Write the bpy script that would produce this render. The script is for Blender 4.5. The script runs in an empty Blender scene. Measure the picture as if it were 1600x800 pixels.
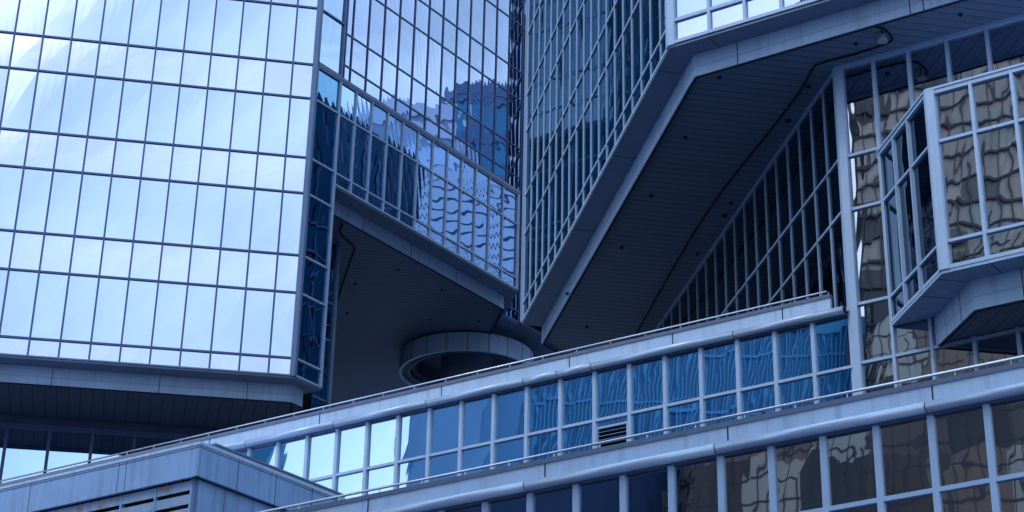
import bpy, bmesh, math, random
from mathutils import Vector, Matrix
R = math.radians
random.seed(7)
sc = bpy.context.scene
col = sc.collection
EYE = 1.65                       # camera height above the pavement

# ------------------------------------------------------------ camera
cam_d = bpy.data.cameras.new('camera')
cam = bpy.data.objects.new('camera', cam_d); col.objects.link(cam)
PITCH, ROLL = 0.503861, -0.013163
cp, sp = math.cos(PITCH), math.sin(PITCH)
f_ = Vector((0, cp, sp)); u_ = Vector((0, -sp, cp)); r_ = Vector((1, 0, 0))
cr, sr = math.cos(ROLL), math.sin(ROLL)
rt = cr*r_ + sr*u_; up = -sr*r_ + cr*u_
cam.matrix_world = Matrix(((rt.x, up.x, -f_.x, 0), (rt.y, up.y, -f_.y, 0), (rt.z, up.z, -f_.z, EYE), (0, 0, 0, 1)))
FPX, CX, CY = 3244.166, 1007.645, 83.128          # the photograph is an off-centre crop
cam_d.sensor_fit = 'HORIZONTAL'; cam_d.sensor_width = 36
cam_d.lens = FPX/1600*36
cam_d.shift_x = (800-CX)/1600
cam_d.shift_y = (CY-400)/1600
cam_d.clip_start = 0.5; cam_d.clip_end = 3000
sc.camera = cam
sc.render.resolution_x, sc.render.resolution_y = 1024, 512

# ------------------------------------------------------------ sky, sun, exposure
SUN_EL, SUN_AZ = R(50), R(222)    # azimuth clockwise from +Y: behind and left of the viewer
w = bpy.data.worlds.new('World'); sc.world = w; w.use_nodes = True
nt = w.node_tree; N_ = nt.nodes; L_ = nt.links
bg = N_['Background']; bg.inputs['Strength'].default_value = 0.15
sky = N_.new('ShaderNodeTexSky'); sky.sky_type = 'NISHITA'; sky.sun_disc = False
sky.sun_elevation = SUN_EL; sky.sun_rotation = SUN_AZ; sky.air_density = 1.6; sky.dust_density = 1.0; sky.ozone_density = 1.4
tc = N_.new('ShaderNodeTexCoord'); mp = N_.new('ShaderNodeMapping'); mp.inputs['Scale'].default_value = (1.0, 1.0, 2.6); mp.inputs['Location'].default_value = (4.7, 4.3, 2.4)
no = N_.new('ShaderNodeTexNoise'); no.inputs['Scale'].default_value = 3.0; no.inputs['Detail'].default_value = 7; no.inputs['Roughness'].default_value = .52
rp = N_.new('ShaderNodeValToRGB'); rp.color_ramp.elements[0].position = .36; rp.color_ramp.elements[1].position = .66
rp.color_ramp.elements[0].color = (.22, .22, .22, 1); rp.color_ramp.elements[1].color = (1, 1, 1, 1)
mx = N_.new('ShaderNodeMix'); mx.data_type = 'RGBA'
CLOUD = (6.5, 8.1, 9.8, 1)
mx.inputs['B'].default_value = CLOUD
L_.new(tc.outputs['Generated'], mp.inputs['Vector']); L_.new(mp.outputs[0], no.inputs['Vector'])
L_.new(no.outputs['Fac'], rp.inputs['Fac']); L_.new(rp.outputs['Color'], mx.inputs['Factor'])
L_.new(sky.outputs[0], mx.inputs['A']); 
# one brighter cumulus bank high behind the viewer
dt = N_.new('ShaderNodeVectorMath'); dt.operation = 'DOT_PRODUCT'; dt.inputs[1].default_value = Vector((.10, -.86, .50)).normalized()
nz = N_.new('ShaderNodeTexNoise'); nz.inputs['Scale'].default_value = 9; nz.inputs['Detail'].default_value = 6
ad = N_.new('ShaderNodeMath'); ad.operation = 'MULTIPLY_ADD'; ad.inputs[1].default_value = .014; mr = N_.new('ShaderNodeMapRange'); mr.interpolation_type = 'SMOOTHSTEP'
mr.inputs['From Min'].default_value = 1.0005; mr.inputs['From Max'].default_value = 1.0085
m2 = N_.new('ShaderNodeMix'); m2.data_type = 'RGBA'; m2.inputs['B'].default_value = (10.5, 11.0, 11.5, 1)
L_.new(tc.outputs['Generated'], dt.inputs[0]); L_.new(tc.outputs['Generated'], nz.inputs['Vector'])
L_.new(nz.outputs['Fac'], ad.inputs[0]); L_.new(dt.outputs['Value'], ad.inputs[2]); L_.new(ad.outputs[0], mr.inputs['Value'])
L_.new(mr.outputs['Result'], m2.inputs['Factor']); L_.new(mx.outputs['Result'], m2.inputs['A']); L_.new(m2.outputs['Result'], bg.inputs['Color'])

sd = bpy.data.lights.new('sun', 'SUN'); sd.energy = 0.9; sd.angle = R(14); sd.color = (1, .95, .9)
sun = bpy.data.objects.new('sun', sd); col.objects.link(sun)
sdir = Vector((math.sin(SUN_AZ)*math.cos(SUN_EL), math.cos(SUN_AZ)*math.cos(SUN_EL), math.sin(SUN_EL)))
sun.rotation_euler = sdir.to_track_quat('Z', 'Y').to_euler(); sun.location = (0, 0, 60)
vs = sc.view_settings
vs.view_transform = 'Standard'; vs.look = 'None'; vs.exposure = 0.6; vs.gamma = 1; vs.use_curve_mapping = False
sc.render.engine = 'CYCLES'
sc.cycles.max_bounces = 9; sc.cycles.glossy_bounces = 6; sc.cycles.diffuse_bounces = 4
sc.cycles.use_denoising = True; sc.cycles.sample_clamp_indirect = 6

# ------------------------------------------------------------ materials
class NB:
    def __init__(s, name):
        s.m = bpy.data.materials.new(name); s.m.use_nodes = True; s.t = s.m.node_tree
        s.b = s.t.nodes['Principled BSDF']
    def n(s, t, **k):
        x = s.t.nodes.new(t)
        for a, v in k.items():
            if a in x.inputs.keys(): x.inputs[a].default_value = v
            else: setattr(x, a, v)
        return x
    def l(s, a, b): s.t.links.new(a, b)
    def math(s, op, a, b=None, c=None):
        x = s.t.nodes.new('ShaderNodeMath'); x.operation = op
        for i, v in enumerate((a, b, c)):
            if v is None: continue
            if hasattr(v, 'links'): s.l(v, x.inputs[i])
            else: x.inputs[i].default_value = v
        return x.outputs[0]
    def mix(s, fac, a, b):
        x = s.t.nodes.new('ShaderNodeMix'); x.data_type = 'RGBA'
        for k, v in (('Factor', fac), ('A', a), ('B', b)):
            if hasattr(v, 'links'): s.l(v, x.inputs[k])
            else: x.inputs[k].default_value = v
        return x.outputs['Result']
    def pos(s):
        return s.n('ShaderNodeNewGeometry').outputs['Position']
def c4(c): return (c[0], c[1], c[2], 1)

def paint(name, base, rough=.4, spec=.5, stain=.25, scale=1.4, streak=.0, metal=0.0, rust=0.0, dark=None):
    """painted metal / panel with uneven weathering and vertical dirt runs"""
    b = NB(name); p = b.pos()
    n1 = b.n('ShaderNodeTexNoise', Scale=scale, Detail=6.0, Roughness=.6); b.l(p, n1.inputs['Vector'])
    mpn = b.n('ShaderNodeMapping'); mpn.inputs['Scale'].default_value = (5.5, 5.5, .35); b.l(p, mpn.inputs['Vector'])
    n2 = b.n('ShaderNodeTexNoise', Scale=1.0, Detail=4.0, Roughness=.6); b.l(mpn.outputs[0], n2.inputs['Vector'])
    dk = dark or tuple(x*.55 for x in base)
    f1 = b.math('MULTIPLY', b.math('SMOOTH_MAX', b.math('SUBTRACT', n1.outputs['Fac'], .42), 0.0, .05), 4*stain)
    f2 = b.math('MULTIPLY', b.math('SMOOTH_MAX', b.math('SUBTRACT', n2.outputs['Fac'], .5), 0.0, .05), 5*streak)
    c = b.mix(f1, c4(base), c4(dk)); c = b.mix(f2, c, c4(dk))
    if rust:
        n3 = b.n('ShaderNodeTexNoise', Scale=2.2, Detail=7.0, Roughness=.7); b.l(p, n3.inputs['Vector'])
        f3 = b.math('MULTIPLY', b.math('SMOOTH_MAX', b.math('SUBTRACT', n3.outputs['Fac'], .53), 0.0, .02), 7*rust)
        c = b.mix(f3, c, (.26, .17, .09, 1))
    b.l(c, b.b.inputs['Base Color'])
    r = b.math('ADD', b.math('MULTIPLY', n1.outputs['Fac'], .25), rough-.1); b.l(r, b.b.inputs['Roughness'])
    b.b.inputs['Specular IOR Level'].default_value = spec; b.b.inputs['Metallic'].default_value = metal
    return b.m

def glass(name, tint, dif, refl=.75, wave=.0016, wscale=1.6, pillow=.0015, tilt=.004, rough=.012, stretch=(1, 1, .6)):
    """reflective coated glazing: a tinted mirror over a dark body; every pane slightly bowed, rippled and out of true"""
    b = NB(name)
    uv = b.n('ShaderNodeUVMap').outputs[0]; sx = b.n('ShaderNodeSeparateXYZ'); b.l(uv, sx.inputs[0])
    at = b.n('ShaderNodeAttribute', attribute_name='rnd'); rs = b.n('ShaderNodeSeparateXYZ'); b.l(at.outputs['Vector'], rs.inputs[0])
    U, V = sx.outputs[0], sx.outputs[1]
    pu = b.math('MULTIPLY', U, b.math('SUBTRACT', 1.0, U)); pv = b.math('MULTIPLY', V, b.math('SUBTRACT', 1.0, V))
    pil = b.math('MULTIPLY', b.math('MULTIPLY', pu, b.math('SQRT', pv)), 8*pillow)
    pil = b.math('MULTIPLY', pil, b.math('ADD', b.math('MULTIPLY', rs.outputs[2], 1.6), -.3))
    tl = b.math('ADD', b.math('MULTIPLY', b.math('MULTIPLY', b.math('SUBTRACT', rs.outputs[0], .5), U), tilt),
                b.math('MULTIPLY', b.math('MULTIPLY', b.math('SUBTRACT', rs.outputs[1], .5), V), tilt*1.6))
    def sn(ku, kv, ph, am):
        a = b.math('ADD', b.math('ADD', b.math('MULTIPLY', U, 6.283*ku), b.math('MULTIPLY', V, 6.283*kv)), b.math('MULTIPLY', ph, 25.0))
        return b.math('MULTIPLY', b.math('SINE', a), am)
    r0, r1, r2 = rs.outputs[0], rs.outputs[1], rs.outputs[2]
    k = wscale
    wv = b.math('ADD', b.math('ADD', sn(.8*k, .5*k, r0, .42), sn(-.6*k, 1.5*k, r1, .30)), b.math('ADD', sn(.35*k, 2.6*k, r2, .16), sn(1.9*k, -.9*k, r0, .12)))
    h = b.math('ADD', b.math('ADD', pil, tl), b.math('MULTIPLY', wv, wave))
    bp = b.n('ShaderNodeBump', Distance=1.0, Strength=1.0); b.l(h, bp.inputs['Height'])
    b.b.inputs['Metallic'].default_value = 1.0; b.b.inputs['Roughness'].default_value = rough
    hue = b.math('ADD', b.math('MULTIPLY', rs.outputs[1], .1), .93)
    tc_ = b.n('ShaderNodeVectorMath', operation='SCALE'); tc_.inputs[0].default_value = tint; b.l(hue, tc_.inputs['Scale'])
    b.l(tc_.outputs[0], b.b.inputs['Base Color']); b.l(bp.outputs[0], b.b.inputs['Normal'])
    d = b.n('ShaderNodeBsdfDiffuse', Color=c4(dif))
    ms = b.n('ShaderNodeMixShader', Fac=refl)
    b.l(d.outputs[0], ms.inputs[1]); b.l(b.b.outputs[0], ms.inputs[2])
    b.l(ms.outputs[0], b.t.nodes['Material Output'].inputs['Surface'])
    return b.m

def boards(name, base, direction, pitch, groove=.05, rough=.6):
    """metal strip ceiling: long boards with dark joints running along `direction`"""
    b = NB(name); p = b.pos()
    nd = Vector((-direction[1], direction[0], 0)).normalized()
    dt = b.n('ShaderNodeVectorMath', operation='DOT_PRODUCT'); b.l(p, dt.inputs[0]); dt.inputs[1].default_value = nd
    s = b.math('MULTIPLY', dt.outputs['Value'], 1/pitch)
    fr = b.math('FRACT', s); idx = b.math('FLOOR', s)
    g = b.math('LESS_THAN', fr, groove/pitch)
    wn = b.n('ShaderNodeTexWhiteNoise', noise_dimensions='1D'); b.l(idx, wn.inputs['W'])
    n1 = b.n('ShaderNodeTexNoise', Scale=.9, Detail=5.0, Roughness=.65); b.l(p, n1.inputs['Vector'])
    k = b.math('ADD', b.math('MULTIPLY', wn.outputs['Value'], .16), b.math('MULTIPLY', n1.outputs['Fac'], .5))
    c = b.mix(k, c4(base), c4([x*.62 for x in base])); c = b.mix(g, c, c4([x*.36 for x in base]))
    b.l(c, b.b.inputs['Base Color']); b.b.inputs['Roughness'].default_value = rough; b.b.inputs['Specular IOR Level'].default_value = .3
    bp = b.n('ShaderNodeBump', Distance=1.0); bp.invert = True; bp.inputs['Strength'].default_value = .6
    b.l(b.math('MULTIPLY', g, .01), bp.inputs['Height']); b.l(bp.outputs[0], b.b.inputs['Normal'])
    return b.m

AL = -0.251580
def T(deg): a = AL+R(deg); return Vector((math.sin(a), math.cos(a), 0))
def NN(deg): a = AL+R(deg); return Vector((math.cos(a), -math.sin(a), 0))

M = {}
M['light'] = paint('silver_blue_paint', (.37, .51, .75), .38, .5, .18, 2.0, .10)
M['pale'] = paint('pale_blue_panel', (.42, .57, .82), .45, .4, .2, 1.1, .5)
M['mid'] = paint('mid_blue_paint', (.11, .19, .38), .42, .5, .2, 2.0)
M['dark'] = paint('dark_blue_paint', (.05, .10, .25), .45, .4, .15, 2.0)
M['band'] = paint('fascia_panel', (.32, .46, .72), .48, .4, .34, .9, .5)
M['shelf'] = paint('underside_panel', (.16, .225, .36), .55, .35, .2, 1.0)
M['coping'] = paint('coping_metal_shaded', (.12, .16, .26), .5, .4, .3, 2.0)  # dark tone carries the shade on the parapet coping's edge
M['pipe'] = paint('silver_pipe', (.41, .54, .77), .3, .6, .25, 1.5, metal=.25)
M['steel'] = paint('rail_steel', (.55, .62, .78), .22, .6, .1, 3.0, metal=.8)
M['box'] = paint('plant_panel', (.23, .385, .70), .5, .35, .3, .8, .55)
M['louvre'] = paint('louvre_slat', (.26, .38, .61), .5, .35, .3, .9, .5, rust=1.0)
M['black'] = paint('black_void', (.006, .008, .014), .7, .2, .1)
M['joint'] = paint('dark_joint', (.02, .028, .06), .7, .2, .1)
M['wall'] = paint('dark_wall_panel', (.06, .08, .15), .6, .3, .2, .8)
M['rustspot'] = paint('rust_fitting', (.10, .03, .02), .7, .2, .2)
M['lamp'] = paint('lamp_shade', (.36, .42, .5), .4, .5, .1)
M['deck'] = paint('roof_deck', (.14, .15, .17), .8, .2, .3)
M['gA'] = glass('mirror_glass_vision', (.43, .51, .72), (.02, .04, .09), .90, .00026, .7, .0010, .010)
M['gAs'] = glass('mirror_glass_spandrel', (.49, .54, .73), (.03, .05, .10), .90, .00026, .7, .0008, .010)
M['gU'] = glass('blue_glass_upper', (.35, .45, .655), (.01, .02, .05), .88, .0009, 1.0, .0014, .004)
M['gS'] = glass('strip_glass', (.32, .45, .68), (.01, .02, .05), .88, .0012, .8, .0010, .004)
M['gCd'] = glass('deep_teal_glass', (.05, .38, .68), (.003, .024, .060), .34, .0014, .8, .0012, .004)
M['gL'] = glass('blue_glass_lower', (.31, .47, .72), (.01, .02, .05), .85, .0009, 1.0, .0014, .004)
M['gR'] = glass('rear_glass', (.05, .20, .38), (.002, .010, .028), .22, .0010, .8, .0010, .004)
M['gC'] = glass('teal_glass', (.13, .31, .54), (.003, .014, .034), .75, .0012, .8, .0010, .004)
M['gE'] = glass('dark_glass', (.13, .22, .32), (.002, .005, .011), .7, .0008, .8, .0008, .003)
M['gG'] = glass('grey_glass', (.50, .54, .64), (.005, .007, .012), .82, .0003, .8, .0016, .004)
M['gP'] = glass('podium_glass', (.41, .56, .73), (.005, .014, .03), .90, .00010, .7, .0014, .004)
M['gP2'] = glass('podium_lower_glass', (.42, .46, .56), (.004, .008, .015), .82, .0003, .8, .0018, .004)
M['gW'] = glass('terrace_glass', (.38, .53, .72), (.006, .02, .05), .86, .0003, .6, .0003, .001)
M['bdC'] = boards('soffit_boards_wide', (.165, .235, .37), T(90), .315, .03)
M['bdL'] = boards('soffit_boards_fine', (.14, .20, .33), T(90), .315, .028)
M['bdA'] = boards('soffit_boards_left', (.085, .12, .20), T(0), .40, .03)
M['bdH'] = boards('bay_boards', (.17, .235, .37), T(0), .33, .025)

# ------------------------------------------------------------ mesh helpers
def root(name, label, cat, loc, group=None):
    o = bpy.data.objects.new(name, None); col.objects.link(o); o.location = loc; o.empty_display_size = .3
    o['label'] = label; o['category'] = cat
    if group: o['group'] = group
    return o
def world_loc(o):
    v = Vector((0, 0, 0))
    while o: v = v + Vector(o.location); o = o.parent
    return v
class MB:
    def __init__(s): s.v = []; s.f = []; s.uv = []; s.rnd = []
    def face(s, pts, uv=None, rnd=(0, 0, 0)):
        i = len(s.v); s.v += [Vector(p) for p in pts]; s.f.append(list(range(i, i+len(pts))))
        s.uv += list(uv) if uv else [(0, 0)]*len(pts); s.rnd += [rnd]*len(pts)
    def hexa(s, a, b, uv=False, rnd=(0, 0, 0)):
        """a: four corners of one end (counter-clockwise seen from outside), b: the matching corners of the other"""
        q = [(0, 0), (1, 0), (1, 1), (0, 1)]
        s.face(a, q if uv else None, rnd)
        s.face([b[3], b[2], b[1], b[0]], None, rnd)
        for i in range(4):
            j = (i+1) % 4
            s.face([a[j], a[i], b[i], b[j]], None, rnd)
    def prism(s, poly, z0, z1):
        a = 0
        for i in range(len(poly)):
            p, q = poly[i], poly[(i+1) % len(poly)]; a += p[0]*q[1]-q[0]*p[1]
        if a < 0: poly = poly[::-1]
        t = [(p[0], p[1], z1) for p in poly]; b = [(p[0], p[1], z0) for p in poly]
        s.face(t); s.face(b[::-1])
        for i in range(len(poly)):
            j = (i+1) % len(poly); s.face([b[i], b[j], t[j], t[i]])
    def tube(s, pts, r, seg=12, cap=True):
        rings = []
        for i, p in enumerate(pts):
            p = Vector(p); d = (Vector(pts[min(i+1, len(pts)-1)])-Vector(pts[max(i-1, 0)])).normalized()
            h = Vector((0, 0, 1)) if abs(d.z) < .9 else Vector((1, 0, 0))
            a = d.cross(h).normalized(); c = a.cross(d).normalized()
            rings.append([p+a*math.cos(2*math.pi*k/seg)*r+c*math.sin(2*math.pi*k/seg)*r for k in range(seg)])
        i0 = len(s.v)
        for rg in rings: s.v += rg
        for i in range(len(rings)-1):
            for k in range(seg):
                a, b = i0+i*seg+k, i0+i*seg+(k+1) % seg
                s.f.append([a, b, b+seg, a+seg]); s.uv += [(0, 0)]*4; s.rnd += [(0, 0, 0)]*4
        if cap:
            s.f.append([i0+k for k in range(seg)][::-1]); s.uv += [(0, 0)]*seg; s.rnd += [(0, 0, 0)]*seg
            j = i0+(len(rings)-1)*seg; s.f.append([j+k for k in range(seg)]); s.uv += [(0, 0)]*seg; s.rnd += [(0, 0, 0)]*seg
    def build(s, name, mat, parent=None, smooth=False, attrs=False, loc=None):
        base = world_loc(parent) if parent else Vector((0, 0, 0))
        me = bpy.data.meshes.new(name)
        o = bpy.data.objects.new(name, me); col.objects.link(o)
        if loc is not None: o.location = Vector(loc)-base; base = Vector(loc)
        me.from_pydata([tuple(v-base) for v in s.v], [], s.f)
        if attrs:
            ul = me.uv_layers.new(name='UVMap')
            at = me.attributes.new('rnd', 'FLOAT_VECTOR', 'CORNER')
            for i, (u, q) in enumerate(zip(s.uv, s.rnd)): ul.data[i].uv = u; at.data[i].vector = q
        me.materials.append(mat)
        if smooth:
            for p in me.polygons: p.use_smooth = len(p.vertices) == 4
        if parent: o.parent = parent
        return o

class Fr:
    """a vertical facade plane: u runs to the right, z is height above the eye, off is outward"""
    def __init__(s, deg, d): s.deg, s.d = deg, d; s.T = T(deg); s.N = NN(deg)
    def p(s, u, z, off=0): return s.N*(s.d+off)+s.T*u+Vector((0, 0, z+EYE))
    def box(s, mb, u0, u1, z0, z1, o0, o1, uv=False, rnd=(0, 0, 0)):
        a = [s.p(u0, z0, o1), s.p(u1, z0, o1), s.p(u1, z1, o1), s.p(u0, z1, o1)]
        b = [s.p(u0, z0, o0), s.p(u1, z0, o0), s.p(u1, z1, o0), s.p(u0, z1, o0)]
        mb.hexa(a, b, uv, rnd)
    def u_of(s, P): return Vector((P[0], P[1], 0)).dot(s.T)
def meet(a, b, oa=0, ob=0):
    det = a.N.x*b.N.y-a.N.y*b.N.x; d, e = a.d+oa, b.d+ob
    return Vector(((d*b.N.y-e*a.N.y)/det, (a.N.x*e-b.N.x*d)/det, 0))
def pix(P):
    v = P-Vector((0, 0, EYE)); x, y, z = v.dot(rt), v.dot(up), v.dot(f_)
    return (CX+FPX*x/z, CY-FPX*y/z) if z > .1 else (1e5, 1e5)

pending = {}
def pane(rootobj, parent, fr, u0, u1, z0, z1, mat, o0=-.05, o1=-.015):
    pts = [pix(fr.p(u, z, o1)) for u, z in ((u0, z0), (u1, z0), (u1, z1), (u0, z1))]
    cl = [(min(max(x, 0), 1600), min(max(y, 0), 800)) for x, y in pts]
    area = abs(sum(cl[i][0]*cl[(i+1) % 4][1]-cl[(i+1) % 4][0]*cl[i][1] for i in range(4)))/2
    pending.setdefault(rootobj.name, (rootobj, []))[1].append((area, parent, fr, u0, u1, z0, z1, mat, o0, o1))
def flush_panes(limit=100):
    for r_o, lst in pending.values():
        lst.sort(key=lambda t: -t[0])
        rest = {}
        for k, (area, parent, fr, u0, u1, z0, z1, mat, o0, o1) in enumerate(lst):
            rnd = (random.random(), random.random(), random.random())
            if k < limit:
                mb = MB(); fr.box(mb, u0, u1, z0, z1, o0, o1, True, rnd)
                mb.build('glass_pane', mat, parent, attrs=True, loc=fr.p((u0+u1)/2, z0))
            else:
                rest.setdefault('x', []).append((fr, u0, u1, z0, z1, o0, o1, rnd, mat))
        if rest:
            mb = MB(); mats = []; idx = []
            for (fr, u0, u1, z0, z1, o0, o1, rnd, mat) in rest['x']:
                fr.box(mb, u0, u1, z0, z1, o0, o1, True, rnd)
                if mat not in mats: mats.append(mat)
                idx += [mats.index(mat)]*6
            o = mb.build('small_glass_panes', mats[0], r_o, attrs=True)
            for m in mats[1:]: o.data.materials.append(m)
            for p, i in zip(o.data.polygons, idx): p.material_index = i
            o['kind'] = 'stuff'

def curtain(rt_, fr, us, zs, mats, fmat, mw=.05, md=.06, tw=.06, td=.045, back='black', skip=None,
            first=True, last=True, sill=None, head=None, ctrans=True, slab=True, name='curtain_wall'):
    """glazed wall: us = mullion centres (first/last are the edges), zs = transom heights from the top down;
    mats = glass of the rows from the top down"""
    mb = MB(); fr.box(mb, us[0], us[-1], zs[-1], zs[0], -.25, -.06)
    wall = mb.build(name, M[back], rt_, loc=fr.p((us[0]+us[-1])/2, zs[-1], -.15))
    for i, u in enumerate(us):
        if (i == 0 and not first) or (i == len(us)-1 and not last): continue
        mb = MB(); fr.box(mb, u-mw/2, u+mw/2, zs[-1], zs[0], -.055, md)
        mb.build('mullion', M[fmat], wall, loc=fr.p(u, zs[-1]))
    if ctrans:
        for j, z in enumerate(zs):
            h = tw
            if j == len(zs)-1 and sill: h = sill
            if j == 0 and head: h = head
            mb = MB(); lo, hi = (z, z+h) if j == len(zs)-1 else ((z-h, z) if j == 0 else (z-h/2, z+h/2))
            fr.box(mb, us[0]-.003, us[-1]+.003, lo, hi, -.052, td+(.02 if j in (0, len(zs)-1) else 0))
            mb.build('transom', M[fmat if not (j == len(zs)-1 and sill) else ('light' if fmat != 'dark' else 'mid')], wall, loc=fr.p((us[0]+us[-1])/2, z))
    for i in range(len(us)-1):
        for j in range(len(zs)-1):
            if skip and skip(i, j): continue
            pane(rt_, wall, fr, us[i], us[i+1], zs[j+1], zs[j], M[mats[j % len(mats)]])
    return wall

def fascia(rt_, fr, u0, u1, z0, z1, th=.08, joints=(), mat='band', off=0):
    mb = MB(); fr.box(mb, u0, u1, z0, z1, off-th, off)
    o = mb.build('fascia', M[mat], rt_, loc=fr.p((u0+u1)/2, z0))
    for u in joints:
        mb = MB(); fr.box(mb, u-.012, u+.012, z0-.002, z1, off-.01, off+.004); mb.build('panel_joint', M['joint'], o, loc=fr.p(u, z0))
    mb = MB(); fr.box(mb, u0, u1, z0-.03, z0-.001, off-th, off-.02)
    mb.build('drip_edge', M['joint'], o)
    mb = MB(); zz = z0+(z1-z0)*.42
    fr.box(mb, u0, u1, zz-.006, zz+.006, off-.01, off+.003)
    mb.build('seam', M['shelf'], o)
    return o
def upper(rt_, fr, ua, ub, us, z0, z1, gm, fm, first_tall):
    """the same glazing carried on above the photograph's top edge"""
    mb = MB(); fr.box(mb, ua, ub, z0, z1, -.05, -.015, True, (.4, .4, .5)); o = mb.build('upper_glazing', M[gm], rt_, attrs=True)
    mb = MB(); z = z0; tall = first_tall
    while z < z1:
        fr.box(mb, ua, ub, z-.03, z+.03, -.045, .02); z += 2.46 if tall else 1.44; tall = not tall
    for u in us: fr.box(mb, u-.03, u+.03, z0, z1, -.045, .023)
    mb.build('upper_frame', M[fm], o)
def slab(rt_, name, poly, z0, z1, mat):
    mb = MB(); mb.prism([(p[0], p[1]) for p in poly], z0+EYE, z1+EYE)
    c = sum((Vector((p[0], p[1], 0)) for p in poly), Vector())/len(poly)
    return mb.build(name, M[mat], rt_, loc=(c.x, c.y, z0+EYE))
def post(rt_, name, pts, z0, z1, mat):
    return slab(rt_, name, pts, z0, z1, mat)

MOD = 1.0125
A = Fr(90, -69.745); B = Fr(45, -45.708); UB = Fr(45, -47.591); C = Fr(180, -12.003)
D = Fr(135, -39.677); E_ = Fr(180, -16.088); G = Fr(135, -41.947); H = Fr(135, -39.682); HS = Fr(180, -16.810)
P2 = Fr(135, -31.410); ST = Fr(45, -48.05); W = Fr(90, -74.03)
B0 = Vector((0, 0, 0))

# ============================================================ GROUND
mb = MB(); mb.face([(-1500, -1500, 0), (1500, -1500, 0), (1500, 1500, 0), (-1500, 1500, 0)])
g = mb.build('ground', paint('paving', (.11, .145, .22), .85, .2, .3, .4)); g['kind'] = 'structure'
mb = MB(); mb.face([(-200, -6, .004), (200, -26, .004), (200, -14, .004), (-200, 6, .004)])
g = mb.build('road', paint('asphalt', (.05, .05, .055), .85, .2, .3, .6)); g['kind'] = 'structure'

# ============================================================ LEFT TOWER
LT = root('glass_tower', 'left tower, a sky mirroring glass facade with a blue glazed wing above a dark soffit', 'tower', (-20, 80, 0))
cAB = meet(A, B)
uA = A.u_of(cAB); uB = B.u_of(cAB)
TALL, SH = 2.460, 1.440
zA = [43.98, 41.52+.0, 40.08, 37.62, 36.18, 33.72, 32.28, 29.82, 28.38, 25.92, 25.25]
zA = [45.42, 43.98, 41.52, 40.08, 37.62, 36.18, 33.72, 32.28, 29.82, 28.38, 25.92, 25.25]
usA = [-5.889+i*MOD for i in range(-6, 11)]+[uA-.06]
rows = []
for j in range(len(zA)-1): rows.append('gA' if zA[j]-zA[j+1] > 2 else 'gAs')
def skA(i, j):  # off the picture to the left and above
    return False
curtain(LT, A, usA, zA, rows, 'dark', .065, .05, .07, .04, last=False, sill=.05)
# corner posts of the big facade
def quad(fr1, u0, u1, o0, o1): return [fr1.p(u0, 0, o0), fr1.p(u1, 0, o0), fr1.p(u1, 0, o1), fr1.p(u0, 0, o1)]
post(LT, 'corner_post', [A.p(uA-.13, 0, -.05), A.p(uA-.13, 0, .07), meet(A, B, .07, .07), B.p(uB+.10, 0, .07), B.p(uB+.10, 0, -.05)], 25.25, 60, 'mid')
# glazed strip turning the corner
uL0 = 54.39
zS = [45.42, 43.98, 41.52, 40.08, 37.72]
curtain(LT, B, [uB+.02, uL0], zS, ['gS'], 'mid', .07, .07, .07, .05, first=False)
zS2 = [37.62, 36.18, 33.72, 32.28, 29.82, 28.38, 25.92, 25.25]
curtain(LT, B, [uB+.02, uL0], zS2, ['gC'], 'light', .08, .07, .07, .05, first=False, sill=.07)
# projecting glazed box of the wing (lower band)
usL = [uL0+(k+1)*MOD-.012*(k+1) for k in range(11)]; usL = [uL0]+usL+[66.53]
zL = [37.60, 36.18, 33.72, 33.20]
curtain(LT, B, usL, zL, ['gL'], 'light', .06, .05, .06, .04, first=False, sill=.07)
mb = MB(); B.box(mb, uB+.1, 66.57, 37.60, 37.74, -1.85, .09)
mb.build('ledge', M['mid'], LT, loc=B.p(60, 37.6))
mb = MB(); B.box(mb, 66.45, 66.57, 33.2, 37.6, -1.8, .07); mb.build('end_post', M['light'], LT, loc=B.p(66.5, 33.2))
# return wall from the strip back to the recessed upper wing
RT_ = Fr(0, 0); pL0 = B.p(uL0, 0); RT_.d = pL0.dot(RT_.N); u0 = RT_.u_of(pL0)
mb = MB(); RT_.box(mb, u0, u0+2.66, 37.74, 60, -.12, 0); mb.build('return_wall', M['mid'], LT)
# recessed upper wing
zU = [51.67, 49.21, 47.77, 45.31, 43.87, 41.41, 39.97, 37.51]
usU = [56.80, 57.21]+[57.21+i*MOD for i in range(1, 12)]+[69.45]
curtain(LT, UB, usU, zU, ['gU'], 'dark', .055, .03, .06, .02)
# the part of the upper wing that runs on down past the projecting box
curtain(LT, UB, [66.5, 67.33, 68.35, 69.45], [37.45, 36.07, 33.61, 33.10], ['gC'], 'dark', .065, .05, .075, .035, sill=.06)
# narrow facet closing the gap between the towers
pe = UB.p(69.45, 0); FG = Fr(90, 0); FG.d = pe.dot(FG.N); ug = FG.u_of(pe)
curtain(LT, FG, [ug, ug+1.0, ug+2.0, ug+3.0], [51.67, 49.21, 47.77, 45.31, 43.87, 41.41, 39.97, 37.51, 36.07, 33.61, 33.10], ['gC'], 'dark', .065, .05, .075, .035, sill=.06)
# recessed glazed strip under the wing
curtain(LT, ST, [56.75, 57.72], [32.6, 30.03, 28.54, 26.14, 24.6, 22.2], ['gC'], 'mid', .05, .04, .06, .03, first=False, last=False)
mb = MB(); ST.box(mb, 57.62, 57.78, 20, 32.6, -.1, .08); mb.build('edge_post', M['mid'], LT, loc=ST.p(57.7, 20))
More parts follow.
